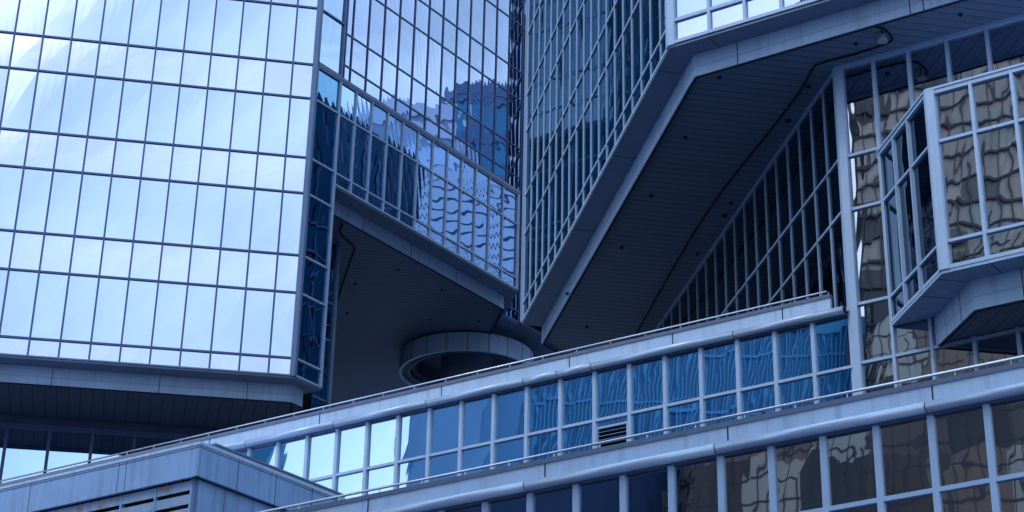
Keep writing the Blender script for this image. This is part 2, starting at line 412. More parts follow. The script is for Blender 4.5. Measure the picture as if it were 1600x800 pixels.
# solid bodies behind the glass
far = 24
cst = ST.p(57.7, 0, -.26)
slab(LT, 'body', [A.p(-16, 0, -.26), A.p(uA-.2, 0, -.26), B.p(uL0-.1, 0, -.26), ST.p(56.75, 0, -.26), cst, cst+T(0)*30, A.p(-16, 0, -.26)+T(0)*30], 25.3, 33.1, 'black')
slab(LT, 'body', [A.p(-16, 0, -.26), A.p(uA-.2, 0, -.26), B.p(uL0-.1, 0, -.26), UB.p(56.9, 0, -.26), UB.p(69.3, 0, -.26), FG.p(ug+3, 0, -.26), FG.p(ug+3, 0, -.26)+T(0)*20, A.p(-16, 0, -.26)+T(0)*30], 33.3, 60, 'black')
slab(LT, 'body', [B.p(uL0, 0, -.26), B.p(66.44, 0, -.26), UB.p(66.44, 0), UB.p(56.9, 0)], 33.3, 37.5, 'black')
# upper glazing above the picture
upper(LT, A, -12, uA-.06, usA[:-1], 45.46, 60, 'gA', 'dark', True)
upper(LT, UB, 56.8, 69.45, usU, 51.71, 60, 'gU', 'dark', False)
# underside of the mirror facade: shelf, fascia, boards
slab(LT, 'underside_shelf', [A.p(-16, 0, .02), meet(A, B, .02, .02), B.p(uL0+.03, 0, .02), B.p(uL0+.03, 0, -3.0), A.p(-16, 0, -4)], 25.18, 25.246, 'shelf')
AF = Fr(90, -70.42); BFa = Fr(45, 0)
qa = AF.u_of(Vector((-12.71, 70.09, 0)))
fascia(LT, AF, -16, qa, 24.55, 25.18, joints=(-9.9, -6.45, -3.0, .6, 3.6))
p1 = AF.p(qa, 0); BFa.d = p1.dot(BFa.N); ub = BFa.u_of(p1)
fascia(LT, BFa, ub, ub+.62, 24.55, 25.18)
p2 = BFa.p(ub+.62, 0); CF_ = Fr(0, 0); CF_.d = p2.dot(CF_.N); uc = CF_.u_of(p2)
fascia(LT, CF_, uc, uc+3.2, 24.55, 25.18)
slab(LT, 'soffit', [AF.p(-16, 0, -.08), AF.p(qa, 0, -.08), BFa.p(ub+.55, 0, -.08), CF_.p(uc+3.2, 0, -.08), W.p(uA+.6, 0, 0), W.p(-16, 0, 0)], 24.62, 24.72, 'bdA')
mb = MB(); W.box(mb, -16, uA+.5, 24.30, 24.55, .0, .10); mb.build('eaves_duct', M['wall'], LT)
# terrace storey under the mirror facade
usW = [-16.2+i*1.47 for i in range(0, 16)]
curtain(LT, W, usW, [24.62, 19.2, 17.9], ['gW'], 'dark', .11, .06, .1, .03, head=.5)
# wing underside: shelf, fascia, big boarded soffit
LF = Fr(45, -46.42)
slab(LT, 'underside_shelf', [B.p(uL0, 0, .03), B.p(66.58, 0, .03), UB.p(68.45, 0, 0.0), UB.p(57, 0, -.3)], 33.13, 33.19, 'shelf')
cc = Vector((-6.09, 81.05, 0)); uf1 = LF.u_of(cc)
uf0 = 55.2
fascia(LT, LF, uf0, uf1, 32.57, 33.13, joints=[uf1-.35-3.05*k for k in range(4)])
RF = Fr(180, 0); RF.d = cc.dot(RF.N); ur = RF.u_of(cc)
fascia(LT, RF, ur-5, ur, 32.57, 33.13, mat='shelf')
pc1 = LF.p(uf0-1.5, 0, -.08); pc2 = LF.p(uf1, 0, -.08)
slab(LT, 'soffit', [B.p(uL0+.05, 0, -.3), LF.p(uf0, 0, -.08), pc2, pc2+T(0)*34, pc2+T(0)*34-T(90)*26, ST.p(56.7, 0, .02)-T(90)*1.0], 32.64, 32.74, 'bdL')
# underside and drum wall beneath the gap glazing
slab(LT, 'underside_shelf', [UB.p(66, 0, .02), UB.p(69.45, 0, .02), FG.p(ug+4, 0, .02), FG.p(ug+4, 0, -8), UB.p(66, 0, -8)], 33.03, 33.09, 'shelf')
pw = Vector((-8, 92.0, 0)); WG = Fr(90, 0); WG.d = pw.dot(WG.N); uw = WG.u_of(pw)
mb = MB(); WG.box(mb, uw, uw+16, 14, 33.03, -.2, 0)
mb.build('core_wall', M['wall'], LT)
mb = MB()
for k in range(1, 10): WG.box(mb, uw+k*1.5-.015, uw+k*1.5+.015, 14, 33.0, 0, .006)
for z in (31.5, 29.5, 27.5, 25.5): WG.box(mb, uw, uw+16, z-.012, z+.012, 0, .005)
mb.build('wall_joints', M['joint'], LT)

# ============================================================ RIGHT TOWER
RTW = root('glass_tower', 'right tower, dark teal glass with close set pale mullions above a long boarded soffit', 'tower', (8, 62, 0))
zC = [41.65, 40.21, 37.75, 36.31, 33.85, 32.41, 29.95, 28.51, 26.05, 25.38]
cCD = meet(C, D); uC1 = C.u_of(cCD); uD0 = D.u_of(cCD)
usC = [-63.283+i*MOD for i in range(0, 19)]+[uC1-.05]
curtain(RTW, C, usC, zC, ['gCd'], 'light', .04, .024, .06, .026, last=False, sill=.08)
post(RTW, 'corner_post', [C.p(uC1-.16, 0, -.05), C.p(uC1-.16, 0, .08), meet(C, D, .08, .08), D.p(uD0+.16, 0, .08), D.p(uD0+.16, 0, -.05)], 25.38, 60, 'light')
usD = [uD0+.05]+[-21.56+MOD*i for i in range(0, 13)]
curtain(RTW, D, usD, [32.41, 29.95, 28.51, 26.09, 25.40], ['gA', 'gAs'], 'light', .075, .06, .09, .05, first=False, sill=.09)
upper(RTW, D, uD0, -9.4, usD, 32.45, 60, 'gA', 'light', False)
upper(RTW, C, -63.3, uC1-.05, usC, 41.69, 60, 'gCd', 'light', True)
mb = MB(); B.box(mb, uB+.1, uL0, 45.46, 60, -.05, -.015, True, (.4, .4, .5)); mb.build('upper_glazing', M['gS'], LT, attrs=True)
cl = C.p(-63.33, 0)
slab(RTW, 'body', [C.p(-63.33, 0, -.26), C.p(uC1-.2, 0, -.26), D.p(uD0+.2, 0, -.26), D.p(-9, 0, -.26), D.p(-9, 0, -.26)+T(45)*14, cl+T(90)*24], 25.45, 60, 'black')
RB = Fr(225, 0); RB.d = cl.dot(RB.N)
e2 = cl+T(45)*18.6
slab(RTW, 'body', [cl+T(90)*.3+T(0)*.1, e2+T(90)*.2, e2+T(90)*12, cl+T(90)*22], 25.45, 44.0, 'black')
ur0, ur1 = RB.u_of(e2), RB.u_of(cl)
nM = 18; usR = [ur0+(ur1-ur0)*k/nM for k in range(nM+1)]
mb = MB(); RB.box(mb, ur0, ur1, 25.4, 44.0, -.05, -.015, True, (.4, .4, .5)); ob = mb.build('rear_glazing', M['gR'], RTW, attrs=True)
mb = MB()
for u in usR: RB.box(mb, u-.04, u+.04, 25.4, 44.0, -.04, .10)
for z in zC[2:]: RB.box(mb, ur0, ur1, z-.05, z+.05, -.04, .07)
mb.build('rear_frame', M['mid'], ob)
# underside of the tower: shelf, fascia, boarded soffit
ZF0, ZF1 = 24.70, 25.32
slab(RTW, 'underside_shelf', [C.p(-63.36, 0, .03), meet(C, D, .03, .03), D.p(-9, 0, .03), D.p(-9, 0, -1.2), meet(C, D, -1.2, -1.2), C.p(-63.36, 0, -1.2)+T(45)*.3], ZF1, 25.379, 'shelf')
mb = MB()
for u in (uC1-1.2, uC1-6.3, uC1-11.4, uC1-16.5): C.box(mb, u-.012, u+.012, ZF1-.004, ZF1+.002, -.66, .02)
mb.build('underside_joints', M['joint'], RTW, loc=C.p(uC1-8, ZF1))
mb = MB()
for u in (uD0+1.1, uD0+6.2, uD0+11.3): D.box(mb, u-.012, u+.012, ZF1-.004, ZF1+.002, -.6, .02)
mb.build('underside_joints', M['joint'], RTW, loc=D.p(uD0+5, ZF1))
CF = Fr(180, -12.66); DF = Fr(135, -40.28)
cf = meet(CF, DF); ucf = CF.u_of(cf); udf = DF.u_of(cf)
pf0 = Vector((-3.49, 64.66, 0)); ucl = CF.u_of(pf0)
fascia(RTW, CF, ucl, ucf-.45, ZF0, ZF1)
fascia(RTW, DF, udf+.02, -9, ZF0, ZF1, joints=(udf+1.25, udf+5.95, udf+6.3, udf+10.5))
# small bevelled corner panel between the two fascias
pa, pb = CF.p(ucf-.45, 0), DF.p(udf+.02, 0)
dv = (pb-pa); ang = math.atan2(dv.x, dv.y)
BV = Fr(0, 0); BV.T = dv.normalized(); BV.N = Vector((BV.T.y, -BV.T.x, 0)); BV.d = pa.dot(BV.N)
fascia(RTW, BV, pa.dot(BV.T), pb.dot(BV.T), ZF0, ZF1)
ps = CF.p(ucl, 0, -.08)
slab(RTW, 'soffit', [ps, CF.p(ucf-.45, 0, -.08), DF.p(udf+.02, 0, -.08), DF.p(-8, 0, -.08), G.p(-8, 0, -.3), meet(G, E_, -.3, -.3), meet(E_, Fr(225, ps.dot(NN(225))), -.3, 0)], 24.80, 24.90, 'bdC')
RFc = Fr(225, 0); RFc.d = ps.dot(RFc.N); uu = RFc.u_of(ps)
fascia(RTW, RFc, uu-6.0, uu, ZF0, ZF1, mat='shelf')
# the wall set back under the soffit
uE1 = E_.u_of(meet(E_, G)); uG0 = G.u_of(meet(E_, G))
usE = [-43.36-1.016*(k+1) for k in range(19)][::-1]+[uE1+.0]
curtain(RTW, E_, usE, [24.80, 22.36, 20.96, 18.46, 17.02, 14.6], ['gE'], 'light', .04, .028, .06, .03, last=False, head=.06)
post(RTW, 'corner_column', [E_.p(uE1-.13, 0, -.1), E_.p(uE1-.13, 0, .09), meet(E_, G, .09, .09), G.p(uG0+.16, 0, .09), G.p(uG0+.16, 0, -.1)], 9, 24.8, 'light')
usG = [-19.15, -18.20, -17.25, -16.22, -15.17, -14.15, -13.15, -12.15]
curtain(RTW, G, usG, [24.80, 22.28, 20.85, 18.40, 16.94, 15.50, 13.0], ['gG'], 'light', .075, .07, .07, .055, first=False, head=.10)
slab(RTW, 'body', [G.p(-8, 0, -.3), G.p(uG0, 0, -.3), E_.p(uE1, 0, -.3), E_.p(-64, 0, -.3), E_.p(-64, 0, -.3)+T(90)*14, G.p(-8, 0, -.3)+T(45)*14], 9, 24.78, 'black')
# projecting bay
uH0 = H.u_of(meet(H, HS)); uHS1 = HS.u_of(meet(H, HS))
usH = [uH0+.03]+[-14.86+.995*i for i in range(0, 6)]
curtain(RTW, H, usH, [22.16, 20.86, 18.40, 17.74], ['gG'], 'light', .075, .08, .07, .055, first=False, sill=.09, head=.10)
uG_hs = HS.u_of(meet(HS, G))
curtain(RTW, HS, [uG_hs, uG_hs+.96, uG_hs+1.93, uHS1-.03], [22.16, 20.86, 18.40, 17.74], ['gE'], 'light', .055, .08, .06, .05, last=False, sill=.08, head=.09)
post(RTW, 'bay_post', [HS.p(uHS1-.07, 0, -.05), HS.p(uHS1-.07, 0, .10), meet(HS, H, .10, .10), H.p(uH0+.17, 0, .10), H.p(uH0+.17, 0, -.05)], 17.74, 22.17, 'light')
slab(RTW, 'body', [meet(H, HS, -.27, -.27), H.p(-9.2, 0, -.27), G.p(-9.2, 0, -.0), meet(G, HS, 0, -.27)], 17.8, 22.1, 'black')
slab(RTW, 'bay_roof', [meet(H, HS, .1, .1), H.p(-9.2, 0, .1), G.p(-9.2, 0, .0), meet(G, HS, 0, .1)], 22.165, 22.22, 'light')
slab(RTW, 'underside_shelf', [meet(H, HS, .06, .06), H.p(-9.2, 0, .06), G.p(-9.2, 0, .02), meet(G, HS, .02, .06)], 17.66, 17.735, 'band')
mb = MB(); HS.box(mb, uHS1-1.3, uHS1-1.28, 17.655, 17.662, -.7, .02); HS.box(mb, uHS1-.3, uHS1-.28, 17.655, 17.662, -.7, .02); H.box(mb, uH0+1.1, uH0+1.12, 17.655, 17.662, -.62, .02)
mb.build('underside_joints', M['joint'], RTW, loc=H.p(uH0, 17.66))
HF = Fr(135, -40.30); HSF = Fr(180, -17.52)
ch = meet(HF, HSF); uh0 = HF.u_of(ch); uh1 = HSF.u_of(ch)
uHG = HSF.u_of(meet(HSF, G))
fascia(RTW, HF, uh0, -9.2, 16.95, 17.66, joints=(uh0+1.17,))
fascia(RTW, HSF, uHG+.02, uh1, 16.95, 17.66, joints=(uh1-.75,))
slab(RTW, 'bay_soffit', [meet(HF, HSF, -.08, -.08), HF.p(-9.2, 0, -.08), G.p(-9.2, 0, .02), meet(G, HSF, .02, -.08)], 17.0, 17.08, 'bdH')

# ============================================================ PODIUM
PD = root('podium', 'stepped lower storeys with pale parapets, round pipes and reflecting window bands', 'building', (0, 44, 0))
def rpt(lo, hi, f): return [f(i) for i in range(lo, hi+1)]
P1 = G
u1 = lambda i: -19.233+i*1.0191
u2 = lambda i: -18.123+i*1.0135
usP = [u1(i) for i in range(-24, 0)]+[-19.22]
lou = 7
curtain(PD, P1, usP, [18.34, 16.90, 15.45, 13.4], ['gP'], 'light', .095, .06, .07, .05, last=False,
        skip=lambda i, j: (usP[i] > u1(-7)-.01 and usP[i] < u1(-7)+.01 and j == 1))
# louvred panel in one lower light
uq0, uq1 = u1(-7)+.05, u1(-6)-.05
pane(PD, PD, P1, uq0, uq1, 16.71, 16.90, M['gP'])
mb = MB(); P1.box(mb, uq0, uq1, 16.66, 16.71, -.05, .04); P1.box(mb, uq0, uq0+.04, 15.5, 16.66, -.05, .04); P1.box(mb, uq1-.04, uq1, 15.5, 16.66, -.05, .04)
lv = mb.build('louvre_panel', M['light'], PD, loc=P1.p((uq0+uq1)/2, 15.5))
mb = MB(); P1.box(mb, uq0+.04, uq1-.04, 15.5, 16.66, -.24, -.20); mb.build('duct_opening', M['black'], lv)
mb = MB()
for k in range(11):
    z = 15.56+k*.10
    a = [P1.p(uq0+.04, z, .02), P1.p(uq1-.04, z, .02), P1.p(uq1-.04, z+.045, -.06), P1.p(uq0+.04, z+.045, -.06)]
    b = [p+Vector((0, 0, .012)) for p in a]
    mb.hexa(b, a)
mb.build('louvre_blades', M['mid'], lv)
def parapet(fr, ua, ub, zp, pipe_end, joints, pjoints, posts, zface, zcop, rail_end, r=.097):
    # pipe
    mb = MB()
    zc = zp
    cuts = sorted([ua]+[u for u in pjoints if ua < u < pipe_end]+[pipe_end])
    po = None
    for a_, b_ in zip(cuts, cuts[1:]):
        mb = MB(); mb.tube([fr.p(a_+.012, zc, .15), fr.p(b_-.012, zc, .15)], r, 20)
        o = mb.build('pipe', M['pipe'], PD, smooth=True, loc=fr.p((a_+b_)/2, zc, .15))
        mb = MB(); mb.tube([fr.p(b_-.013, zc, .15), fr.p(b_+.013, zc, .15)], r-.012, 16)
        mb.build('pipe_joint', M['joint'], o)
    mb = MB(); fr.box(mb, ua, ub, zc-.06, zface, -.02, .08)
    par = mb.build('parapet', M['pale'], PD, loc=fr.p((ua+ub)/2, zc))
    mb = MB()
    for u in joints:
        mb = MB(); fr.box(mb, u-.014, u+.014, zc+.05, zface-.001, .06, .084)
        mb.build('panel_joint', M['joint'], par, loc=fr.p(u, zc))
    mb = MB(); fr.box(mb, ua, ub+.01, zface, zcop, -.04, .105); mb.build('coping', M['coping'], par)  # lip shade is put into the coping colour
    mb = MB(); fr.box(mb, ua, pipe_end, zc-.11, zc-.061, -.02, .10); mb.build('gutter', M['coping'], par)
    zr = zcop+.125
    mb = MB(); mb.tube([fr.p(ua, zr, -.01), fr.p(rail_end, zr, -.01)], .026, 10)
    rl = mb.build('handrail', M['steel'], PD, smooth=True, loc=fr.p((ua+ub)/2, zr))
    for u in posts:
        mb = MB(); mb.tube([fr.p(u, zcop, -.01), fr.p(u, zr-.02, -.01)], .013, 8); mb.build('rail_post', M['steel'], rl, loc=fr.p(u, zcop))
parapet(P1, -47.8, -19.72, 18.285, -19.33, [u1(i)+d for i, d in ((-27, 0), (-24, 0), (-20, .6), (-16, .42), (-12, .4), (-8, .3), (-5, .27), (-2, .27))],
        [u1(i) for i in (-21, -18, -15, -12, -9, -8, -7, -3)], [u1(i)+.45 for i in range(-27, 0)], 18.70, 18.79, -19.85)
parapet(P2, -28.5, -9, 11.615, -9, [u2(i)+d for i, d in ((-7, .3), (-3, .37), (1, .2), (5, .1))],
        [u2(i) for i in (-7, -3, 1, 5)], [u2(i)+.5 for i in range(-10, 9)], 12.0, 12.09, -9)
usQ = [u2(i) for i in range(-10, 10)]
curtain(PD, P2, usQ, [11.66, 10.22, 8.8, 6.3], ['gP2'], 'light', .11, .05, .08, .045)
slab(PD, 'body', [P1.p(-47.8, 0, -.3), P1.p(-19.3, 0, -.3), P1.p(-8, 0, -.3), P1.p(-8, 0, -.3)+T(45)*6, P1.p(-47.8, 0, -.3)+T(45)*26], -EYE, 13.5, 'black')
slab(PD, 'body', [P1.p(-47.8, 0, -.3), P1.p(-19.9, 0, -.3), P1.p(-19.9, 0, -.3)+T(45)*6, P1.p(-47.8, 0, -.3)+T(45)*6], 13.4, 18.3, 'black')
slab(PD, 'terrace', [P1.p(-47.8, 0, -.3), P1.p(-19.9, 0, -.3), P1.p(-19.9, 0, -.3)+T(0)*60, P1.p(-47.8, 0, -.3)+T(0)*60], 17.7, 17.85, 'deck')
slab(PD, 'body', [P2.p(-28.5, 0, -.3), P2.p(-8, 0, -.3), P2.p(-8, 0, -10.4), P2.p(-28.5, 0, -10.4)], -EYE, 11.7, 'black')
# ============================================================ PLANT HOUSING
BX = Fr(135, -36.0); ubx = -33.85
PB = root('plant_housing', 'weathered blue metal plant housing with rust stained louvres at the lower left', 'plant housing', BX.p(ubx-2, 0)*1.0-Vector((0, 0, EYE)))
SD = Fr(45, 0); pcn = BX.p(ubx, 0); SD.d = pcn.dot(SD.N); us0 = SD.u_of(pcn)
mb = MB(); BX.box(mb, ubx-14, ubx, 15.23, 16.00, -.1, 0)
up_b = mb.build('upper_band', M['box'], PB)
mb = MB(); SD.box(mb, us0, us0+5.6, 15.23, 16.00, -.1, 0)
sb = mb.build('side_band', M['box'], PB)
top = [BX.p(ubx-14, 0, .02), BX.p(ubx+.02, 0, .02), SD.p(us0+5.6, 0, .02), SD.p(us0+5.6, 0, -14)]
slab(PB, 'coping', top, 16.00, 16.07, 'pale')
slab(PB, 'raised_flashing', [SD.p(us0+.5, 0, .03), SD.p(us0+5.6, 0, .03), SD.p(us0+5.6, 0, -.6), SD.p(us0+.5, 0, -.6)], 16.13, 16.17, 'shelf')
slab(PB, 'raised_flashing', [SD.p(us0+.56, 0, -.02), SD.p(us0+5.6, 0, -.02), SD.p(us0+5.6, 0, -.55), SD.p(us0+.56, 0, -.55)], 16.075, 16.13, 'light')
BI = Fr(135, -36.14); ubi = ubx-.2
SI = Fr(45, SD.d-.16); usi = SI.u_of(meet(BI, SI))
mb = MB(); SI.box(mb, usi, us0+5.5, 6, 15.23, -.1, 0); mb.build('side_panel', M['box'], PB)
ci = meet(BI, SI); uci = BI.u_of(ci)
mb = MB(); BI.box(mb, uci-.16, uci+.0, 6, 15.23, -.12, .0); mb.build('corner_post', M['box'], PB)
mb = MB()
for k in range(1, 5): SD.box(mb, us0+1.42*k-.01, us0+1.42*k+.01, 15.23, 16.0, 0, .004)
for k in range(1, 6): SI.box(mb, usi+1.05*k-.008, usi+1.05*k+.008, 10, 15.2, 0, .004)
SI.box(mb, usi+.1, usi+5.4, 14.25, 14.265, 0, .004)
for u in (ubx-2.35, ubx-2.6, ubx-5.6, ubx-8): BX.box(mb, u-.007, u+.007, 15.24, 16.0, 0, .004)
SD.box(mb, us0, us0+5.5, 15.93, 15.945, 0, .005); BX.box(mb, ubx-14, ubx, 15.93, 15.945, 0, .005)
mb.build('panel_joint', M['joint'], PB)
mb = MB(); BI.box(mb, uci-14, uci-.12, 6, 15.2, -.5, -.3); mb.build('duct_opening', M['black'], PB)
for k in range(7):   # louvre bays
    ue = uci-.16-1.12*k; us_ = ue-1.08
    mb = MB(); BI.box(mb, us_-.05, us_, 9, 15.2, -.12, .012); mb.build('louvre_post', M['box'], PB, loc=BI.p(us_, 9))
    mb = MB()
    for j in range(14):
        z = 15.2-.335*j
        BI.box(mb, us_, ue, z-.235, z, -.03, 0)
        a = [BI.p(us_, z-.245, -.02), BI.p(ue, z-.245, -.02), BI.p(ue, z-.235, -.02), BI.p(us_, z-.235, -.02)]
    mb.build('louvre_panel', M['louvre'], PB, loc=BI.p(ue, 10))
slab(PB, 'body', [SD.p(us0+.2, 0, -.5), SD.p(us0+5.5, 0, -.5), SD.p(us0+5.5, 0, -14), BX.p(ubx-14, 0, -.6)], 6, 15.9, 'black')

# ============================================================ RING COLUMN
RC = Vector((-8.02, 86.45, 0))
CO = root('round_column', 'round dark column with a wide pale panelled ring around its top, standing behind the upper parapet', 'column', (RC.x, RC.y, 17.85+EYE))
def ring(name, r0, r1, z0, z1, mat, seg=96, smooth=True):
    mb = MB(); pts = []
    for k in range(seg):
        a, b = 2*math.pi*k/seg, 2*math.pi*(k+1)/seg
        P = lambda r, t, z: Vector((RC.x+r*math.cos(t), RC.y+r*math.sin(t), z+EYE))
        mb.face([P(r1, a, z0), P(r1, b, z0), P(r1, b, z1), P(r1, a, z1)])
        if r0 > 0: mb.face([P(r0, b, z0), P(r0, a, z0), P(r0, a, z1), P(r0, b, z1)])
        mb.face([P(r0, a, z0), P(r0, b, z0), P(r1, b, z0), P(r1, a, z0)] if r0 > 0 else [Vector((RC.x, RC.y, z0+EYE)), P(r1, b, z0), P(r1, a, z0)])
        mb.face([P(r1, a, z1), P(r1, b, z1), P(r0, b, z1), P(r0, a, z1)] if r0 > 0 else [Vector((RC.x, RC.y, z1+EYE)), P(r1, a, z1), P(r1, b, z1)])
    o = mb.build(name, M[mat], CO, loc=(RC.x, RC.y, z0+EYE))
    if smooth:
        bm = bmesh.new(); bm.from_mesh(o.data); bmesh.ops.remove_doubles(bm, verts=bm.verts, dist=1e-4); bmesh.ops.recalc_face_normals(bm, faces=bm.faces)
        for f in bm.faces: f.smooth = abs(f.normal.z) < .5
        for e in bm.edges:
            if len(e.link_faces) == 2 and abs(e.link_faces[0].normal.z-e.link_faces[1].normal.z) > .5: e.smooth = False
        bm.to_mesh(o.data); bm.free()
    return o
M['ringp'] = paint('ring_panel', (.46, .66, .98), .5, .4, .3, .8, .35)
rg = ring('ring_band', 2.80, 2.93, 31.72, 32.55, 'ringp')
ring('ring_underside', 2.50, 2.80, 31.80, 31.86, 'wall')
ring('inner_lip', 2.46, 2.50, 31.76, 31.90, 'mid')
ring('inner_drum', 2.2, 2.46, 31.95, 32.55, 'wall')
ring('shaft', 0, 1.12, 17.85, 32.62, 'shelf')
mb = MB()
for k in range(20):
    a = 2*math.pi*(k+.32)/20; c_, s_ = math.cos(a), math.sin(a); t = Vector((-s_, c_, 0)); o_ = RC+Vector((c_, s_, 0))*2.935
    aa = [o_+t*x+Vector((0, 0, z+EYE)) for x, z in ((-.014, 31.72), (.014, 31.72), (.014, 32.55), (-.014, 32.55))]
    bb = [p-Vector((c_, s_, 0))*.02 for p in aa]; mb.hexa(aa, bb)
mb.build('panel_joint', M['joint'], rg)

# ============================================================ SMALL THINGS UNDER THE SOFFITS
def spot(loc, label, group, mat='joint', r=.055):
    o = None
    mb = MB(); x, y, z = loc; z += EYE
    mb.tube([(x, y, z+.01), (x, y, z-.035)], r, 14); mb.tube([(x, y, z-.035), (x, y, z-.06)], r*.6, 12)
    o = mb.build('ceiling_fitting', M[mat], None, loc=(x, y, z)); o['label'] = label; o['category'] = 'ceiling fitting'
    if group: o['group'] = group
for p in [(1.87, 46.27), (1.05, 49.64), (.13, 53.29), (-.77, 56.92), (2.41, 53.84), (4.16, 46.82), (5.19, 44.63), (7.58, 43.24), (-2.53, 60.45), (1.5, 57.47), (-2.0, 63.3)]:
    spot((*p, 24.8), 'small dark round fitting in the long boarded soffit of the right tower', 'dark fittings in the right soffit')
for p, lb in [((2.23, 54.71), 'rust red round fitting in the right soffit, beside the lower end of the black cable'), ((3.74, 48.74), 'rust red round fitting in the right soffit, just above the slanted dark glass wall'),
          ((8.95, 42.2), 'rust red round fitting in the right soffit at the upper right edge of the photo')]:
    spot((*p, 24.8), lb, None, 'rustspot', .085)
for p in [(-9.98, 76.82), (-8.44, 79.01), (-9.23, 82.24), (-7.2, 82.5), (-11.85, 78.22), (-12.61, 81.39)]:
    spot((*p, 32.64), 'small dark round fitting in the soffit above the round column', 'dark fittings in the middle soffit')
for p in [(-20.44, 68.32+2.9), (-16.68, 69.39+2.9), (-13.6, 70.27+2.2)]:
    spot((*p, 24.62), 'small dark round fitting in the soffit under the mirror glass facade', 'dark fittings in the left soffit')
def smooth_path(pts, n=6):
    out = []
    P = [pts[0]]+pts+[pts[-1]]
    for i in range(1, len(P)-2):
        for k in range(n):
            t = k/n; a, b, c, d = [Vector(q) for q in P[i-1:i+3]]
            out.append(.5*((2*b)+(-a+c)*t+(2*a-5*b+4*c-d)*t*t+(-a+3*b-3*c+d)*t**3))
    return out+[Vector(pts[-1])]
cab = [(5.5, 43.72), (5.79, 43.85), (6.0, 44.2), (6.0, 44.52), (5.27, 45.06), (4.43, 45.53), (4.21, 45.82), (3.96, 47.02), (3.32, 49.18), (1.64, 54.74), (-.28, 63.36), (-.6, 65.0)]
mb = MB(); mb.tube(smooth_path([(x, y, 24.76+EYE) for x, y in cab]), .024, 8)
o = mb.build('cable', M['black'], None, smooth=True, loc=(3, 50, 24.76+EYE)); o['label'] = 'long black cable run along the right soffit with a hooked end by the small lamp'; o['category'] = 'cable'
cab = [(-11.6, 72.28), (-11.79, 73.17), (-11.58, 73.97), (-11.43, 74.54), (-11.65, 75.47), (-12.69, 79.42), (-13.3, 82)]
mb = MB(); mb.tube(smooth_path([(x, y, 32.60+EYE) for x, y in cab]), .028, 8)
o = mb.build('cable', M['black'], None, smooth=True, loc=(-11.6, 74, 32.6+EYE)); o['label'] = 'kinked black cable on the middle soffit beside the vertical glazed strip'; o['category'] = 'cable'
lp = Vector((5.78, 44.02, 24.8+EYE))
LM = root('small_lamp', 'small pale lamp head hanging from the soffit by the hooked cable', 'lamp', lp)
mb = MB(); mb.tube([lp, lp-Vector((0, 0, .10))], .03, 8); mb.build('stem', M['black'], LM)
mb = MB()
seg = 14
rings_ = [(.05, -.09), (.075, -.16), (.12, -.27), (.13, -.30)]
for (ra, za), (rb, zb) in zip(rings_, rings_[1:]):
    for k in range(seg):
        a, b = 2*math.pi*k/seg, 2*math.pi*(k+1)/seg
        mb.face([lp+Vector((rb*math.cos(a), rb*math.sin(a), zb)), lp+Vector((rb*math.cos(b), rb*math.sin(b), zb)), lp+Vector((ra*math.cos(b), ra*math.sin(b), za)), lp+Vector((ra*math.cos(a), ra*math.sin(a), za))])
mb.face([lp+Vector((.13*math.cos(-2*math.pi*k/seg), .13*math.sin(-2*math.pi*k/seg), -.30)) for k in range(seg)])
mb.build('lamp_shade', M['lamp'], LM)

# ============================================================ BUILDINGS SEEN IN THE GLASS
def tower(name, label, corners, z1, wallm, glassm, fh, bay, pier=.5, span=.9, dep=.35, glassrefl=None, z_start=0):
    """block on a footprint with real piers, floor bands and set-back glass on every side"""
    c = sum((Vector((x, y, 0)) for x, y in corners), Vector())/len(corners)
    o = root(name, label, 'building', (c.x, c.y, 0))
    mb = MB(); mb.prism([(c.x+(x-c.x)*.985, c.y+(y-c.y)*.985) for x, y in corners], 0, z1-.1); b = mb.build('glazing', glassm, o, attrs=True)
    mb = MB(); mp_ = MB()
    n = len(corners)
    ar = sum(corners[i][0]*corners[(i+1) % n][1]-corners[(i+1) % n][0]*corners[i][1] for i in range(n))
    cs = corners if ar > 0 else corners[::-1]
    for i in range(n):
        p, q = Vector((*cs[i], 0)), Vector((*cs[(i+1) % n], 0)); d = q-p; L = d.length; d.normalize(); nn = Vector((d.y, -d.x, 0))
        def bx(m_, s0, s1, za, zb, o0, o1):
            a = [p+d*s0+nn*o1+Vector((0, 0, za)), p+d*s1+nn*o1+Vector((0, 0, za)), p+d*s1+nn*o1+Vector((0, 0, zb)), p+d*s0+nn*o1+Vector((0, 0, zb))]
            bb = [x-nn*(o1-o0) for x in a]; m_.hexa(a, bb)
        k = max(1, int(L/bay)); st = L/k
        for j in range(k+1):
            bx(mp_, max(0, j*st-pier/2), min(L, j*st+pier/2), 0, z1, -dep, .05)
        z = z_start+fh
        while z < z1:
            bx(mb, 0, L, z-span, z, -dep, 0); z += fh
        bx(mb, 0, L, z1-1.2, z1, -dep, .08)
    mb.build('floor_bands', wallm, o); mp_.build('piers', wallm, o)
    mb = MB(); mb.prism(corners, z1-.4, z1); mb.build('roof', wallm, o)
    return o
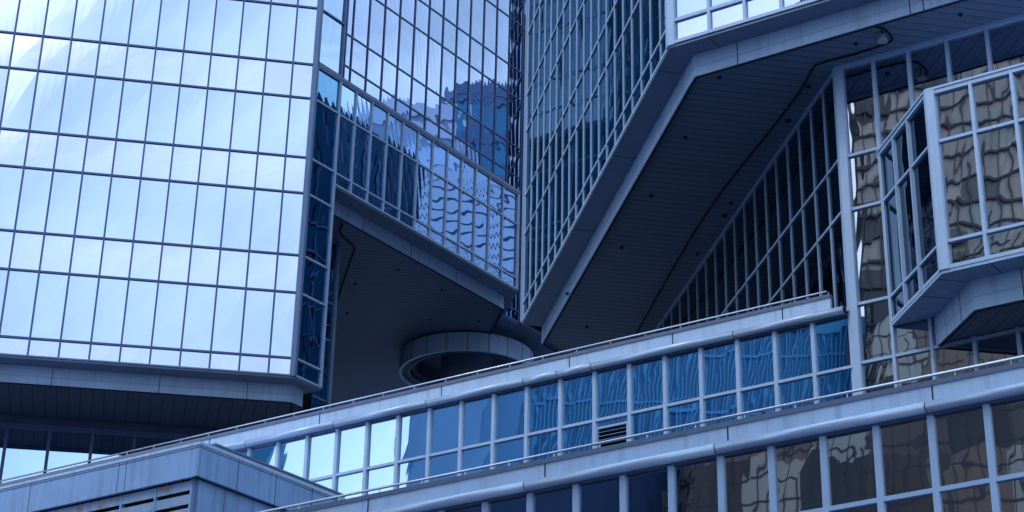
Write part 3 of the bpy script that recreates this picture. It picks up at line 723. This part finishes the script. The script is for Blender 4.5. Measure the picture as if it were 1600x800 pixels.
def cells(name, cols, cell=(1.7, 1.9), rough=.45):
    """blinds and panels behind far windows: every cell takes one of a few colours"""
    b = NB(name); sp = b.n('ShaderNodeSeparateXYZ'); b.l(b.pos(), sp.inputs[0])
    h = b.math('FLOOR', b.math('MULTIPLY', b.math('SUBTRACT', sp.outputs[0], sp.outputs[1]), .6/cell[0]))
    v = b.math('FLOOR', b.math('MULTIPLY', sp.outputs[2], 1/cell[1]))
    cv = b.n('ShaderNodeCombineXYZ'); b.l(h, cv.inputs[0]); b.l(v, cv.inputs[1])
    wn = b.n('ShaderNodeTexWhiteNoise', noise_dimensions='2D'); b.l(cv.outputs[0], wn.inputs['Vector'])
    r = b.n('ShaderNodeValToRGB'); r.color_ramp.interpolation = 'CONSTANT'
    for k, c in enumerate(cols):
        e = r.color_ramp.elements[k] if k < 2 else r.color_ramp.elements.new(k/len(cols))
        e.position = k/len(cols); e.color = c4(c)
    b.l(wn.outputs['Value'], r.inputs['Fac']); b.l(r.outputs['Color'], b.b.inputs['Base Color']); b.b.inputs['Roughness'].default_value = rough
    return b.m
tan = paint('tan_stone', (.62, .45, .33), .7, .2, .15, .2); frame = paint('far_dark_frame', (.085, .085, .10), .5, .3, .1, .3)
bluew = paint('blue_cladding', (.11, .43, .74), .5, .4, .1, .2); pale = paint('pale_cladding', (.46, .60, .85), .6, .3, .1, .2)
plainb = paint('plain_blue_cladding', (.15, .37, .66), .6, .3, .3, .12); navy = paint('navy_cladding', (.02, .07, .18), .5, .3, .3, .1)
dkb = paint('slate_cladding', (.07, .14, .30), .5, .4, .1, .2)
g1 = paint('far_window_dark', (.03, .035, .045), .3, .5, .1, .3)
g2 = paint('far_window_blue', (.02, .22, .44), .3, .5, .25, .12)
gs = paint('far_slot', (.10, .15, .27), .4, .4, .1, .3)
g3 = paint('far_window_pale', (.20, .30, .45), .3, .5, .1, .3)
g4 = cells('far_window_tan', [(.62, .51, .44), (.54, .46, .40), (.46, .48, .42), (.66, .56, .48), (.12, .11, .11), (.58, .48, .42), (.50, .51, .46), (.20, .19, .18)])
g5 = cells('far_window_brown', [(.10, .075, .07), (.15, .12, .10), (.50, .50, .44), (.54, .48, .41), (.09, .075, .07), (.26, .18, .14), (.06, .06, .07), (.46, .47, .42), (.17, .14, .13)], (2.4, 3.4))
tower('office_block', 'tan stone office block with gridded windows, seen as the warm reflection at the right', [(-47.2, 9.7), (-13, -38), (-38, -58), (-74, -10)], 95, frame, g4, 1.6, 1.1, .13, .17, .2)
tower('brown_block', 'dark brown block with scattered lit windows, reflected in the lowest panes at the right', [(-46.2, 9.6), (-20, -27), (-21.5, -28), (-47.6, 8.8)], 45.5, frame, g5, 1.35, .9, .10, .13, .15)
tower('glass_block', 'blue ribbed glass block seen as vertical stripes reflected in the upper podium windows', [(-57.4, 25), (-70, 24.6), (-74, 0), (-50, 4)], 47, bluew, g2, 3.4, .34, .09, .16, .12)
tower('service_tower', 'plain light blue block reflected beside the bright sky in the upper podium windows', [(-57.5, 25.1), (-69.8, 24.75), (-69.7, 27.4), (-57.6, 27.2)], 48, plainb, plainb, 9, 14, .1, .1, .02)
tower('low_block', 'low navy block reflected in the lowest podium windows at the middle', [(-56.5, 25.0), (-49.2, 4.4), (-48.9, 4.6), (-56.2, 25.2)], 33, navy, navy, 6, 30, .1, .1, .02)
tower('slender_block', 'slender blue block seen as the narrow reflection in the far left podium window', [(-105, 23.6), (-106.5, 30), (-118, 27), (-116, 20)], 70, bluew, g2, 3.8, 2.2, .4, .5)
tower('striped_block', 'pale block with thin dark lines seen as wavy reflections in the lower glazed wing', [(53, 96), (50, 112), (66, 116), (69, 99)], 70, pale, gs, .85, 3.6, .3, .66, .1)
tower('slab_block', 'stepped pale slab block reflected above the striped one', [(60, 98), (57, 108), (74, 112), (77, 100)], 80, pale, g3, 3.4, 2.6, .6, 1.3)
tower('ribbed_block', 'dark blue ribbed block reflected at the right end of the upper wing', [(60, 109), (56, 124), (72, 128), (76, 112)], 84, dkb, g2, 3.6, 1.5, .5, .6)
flush_panes()
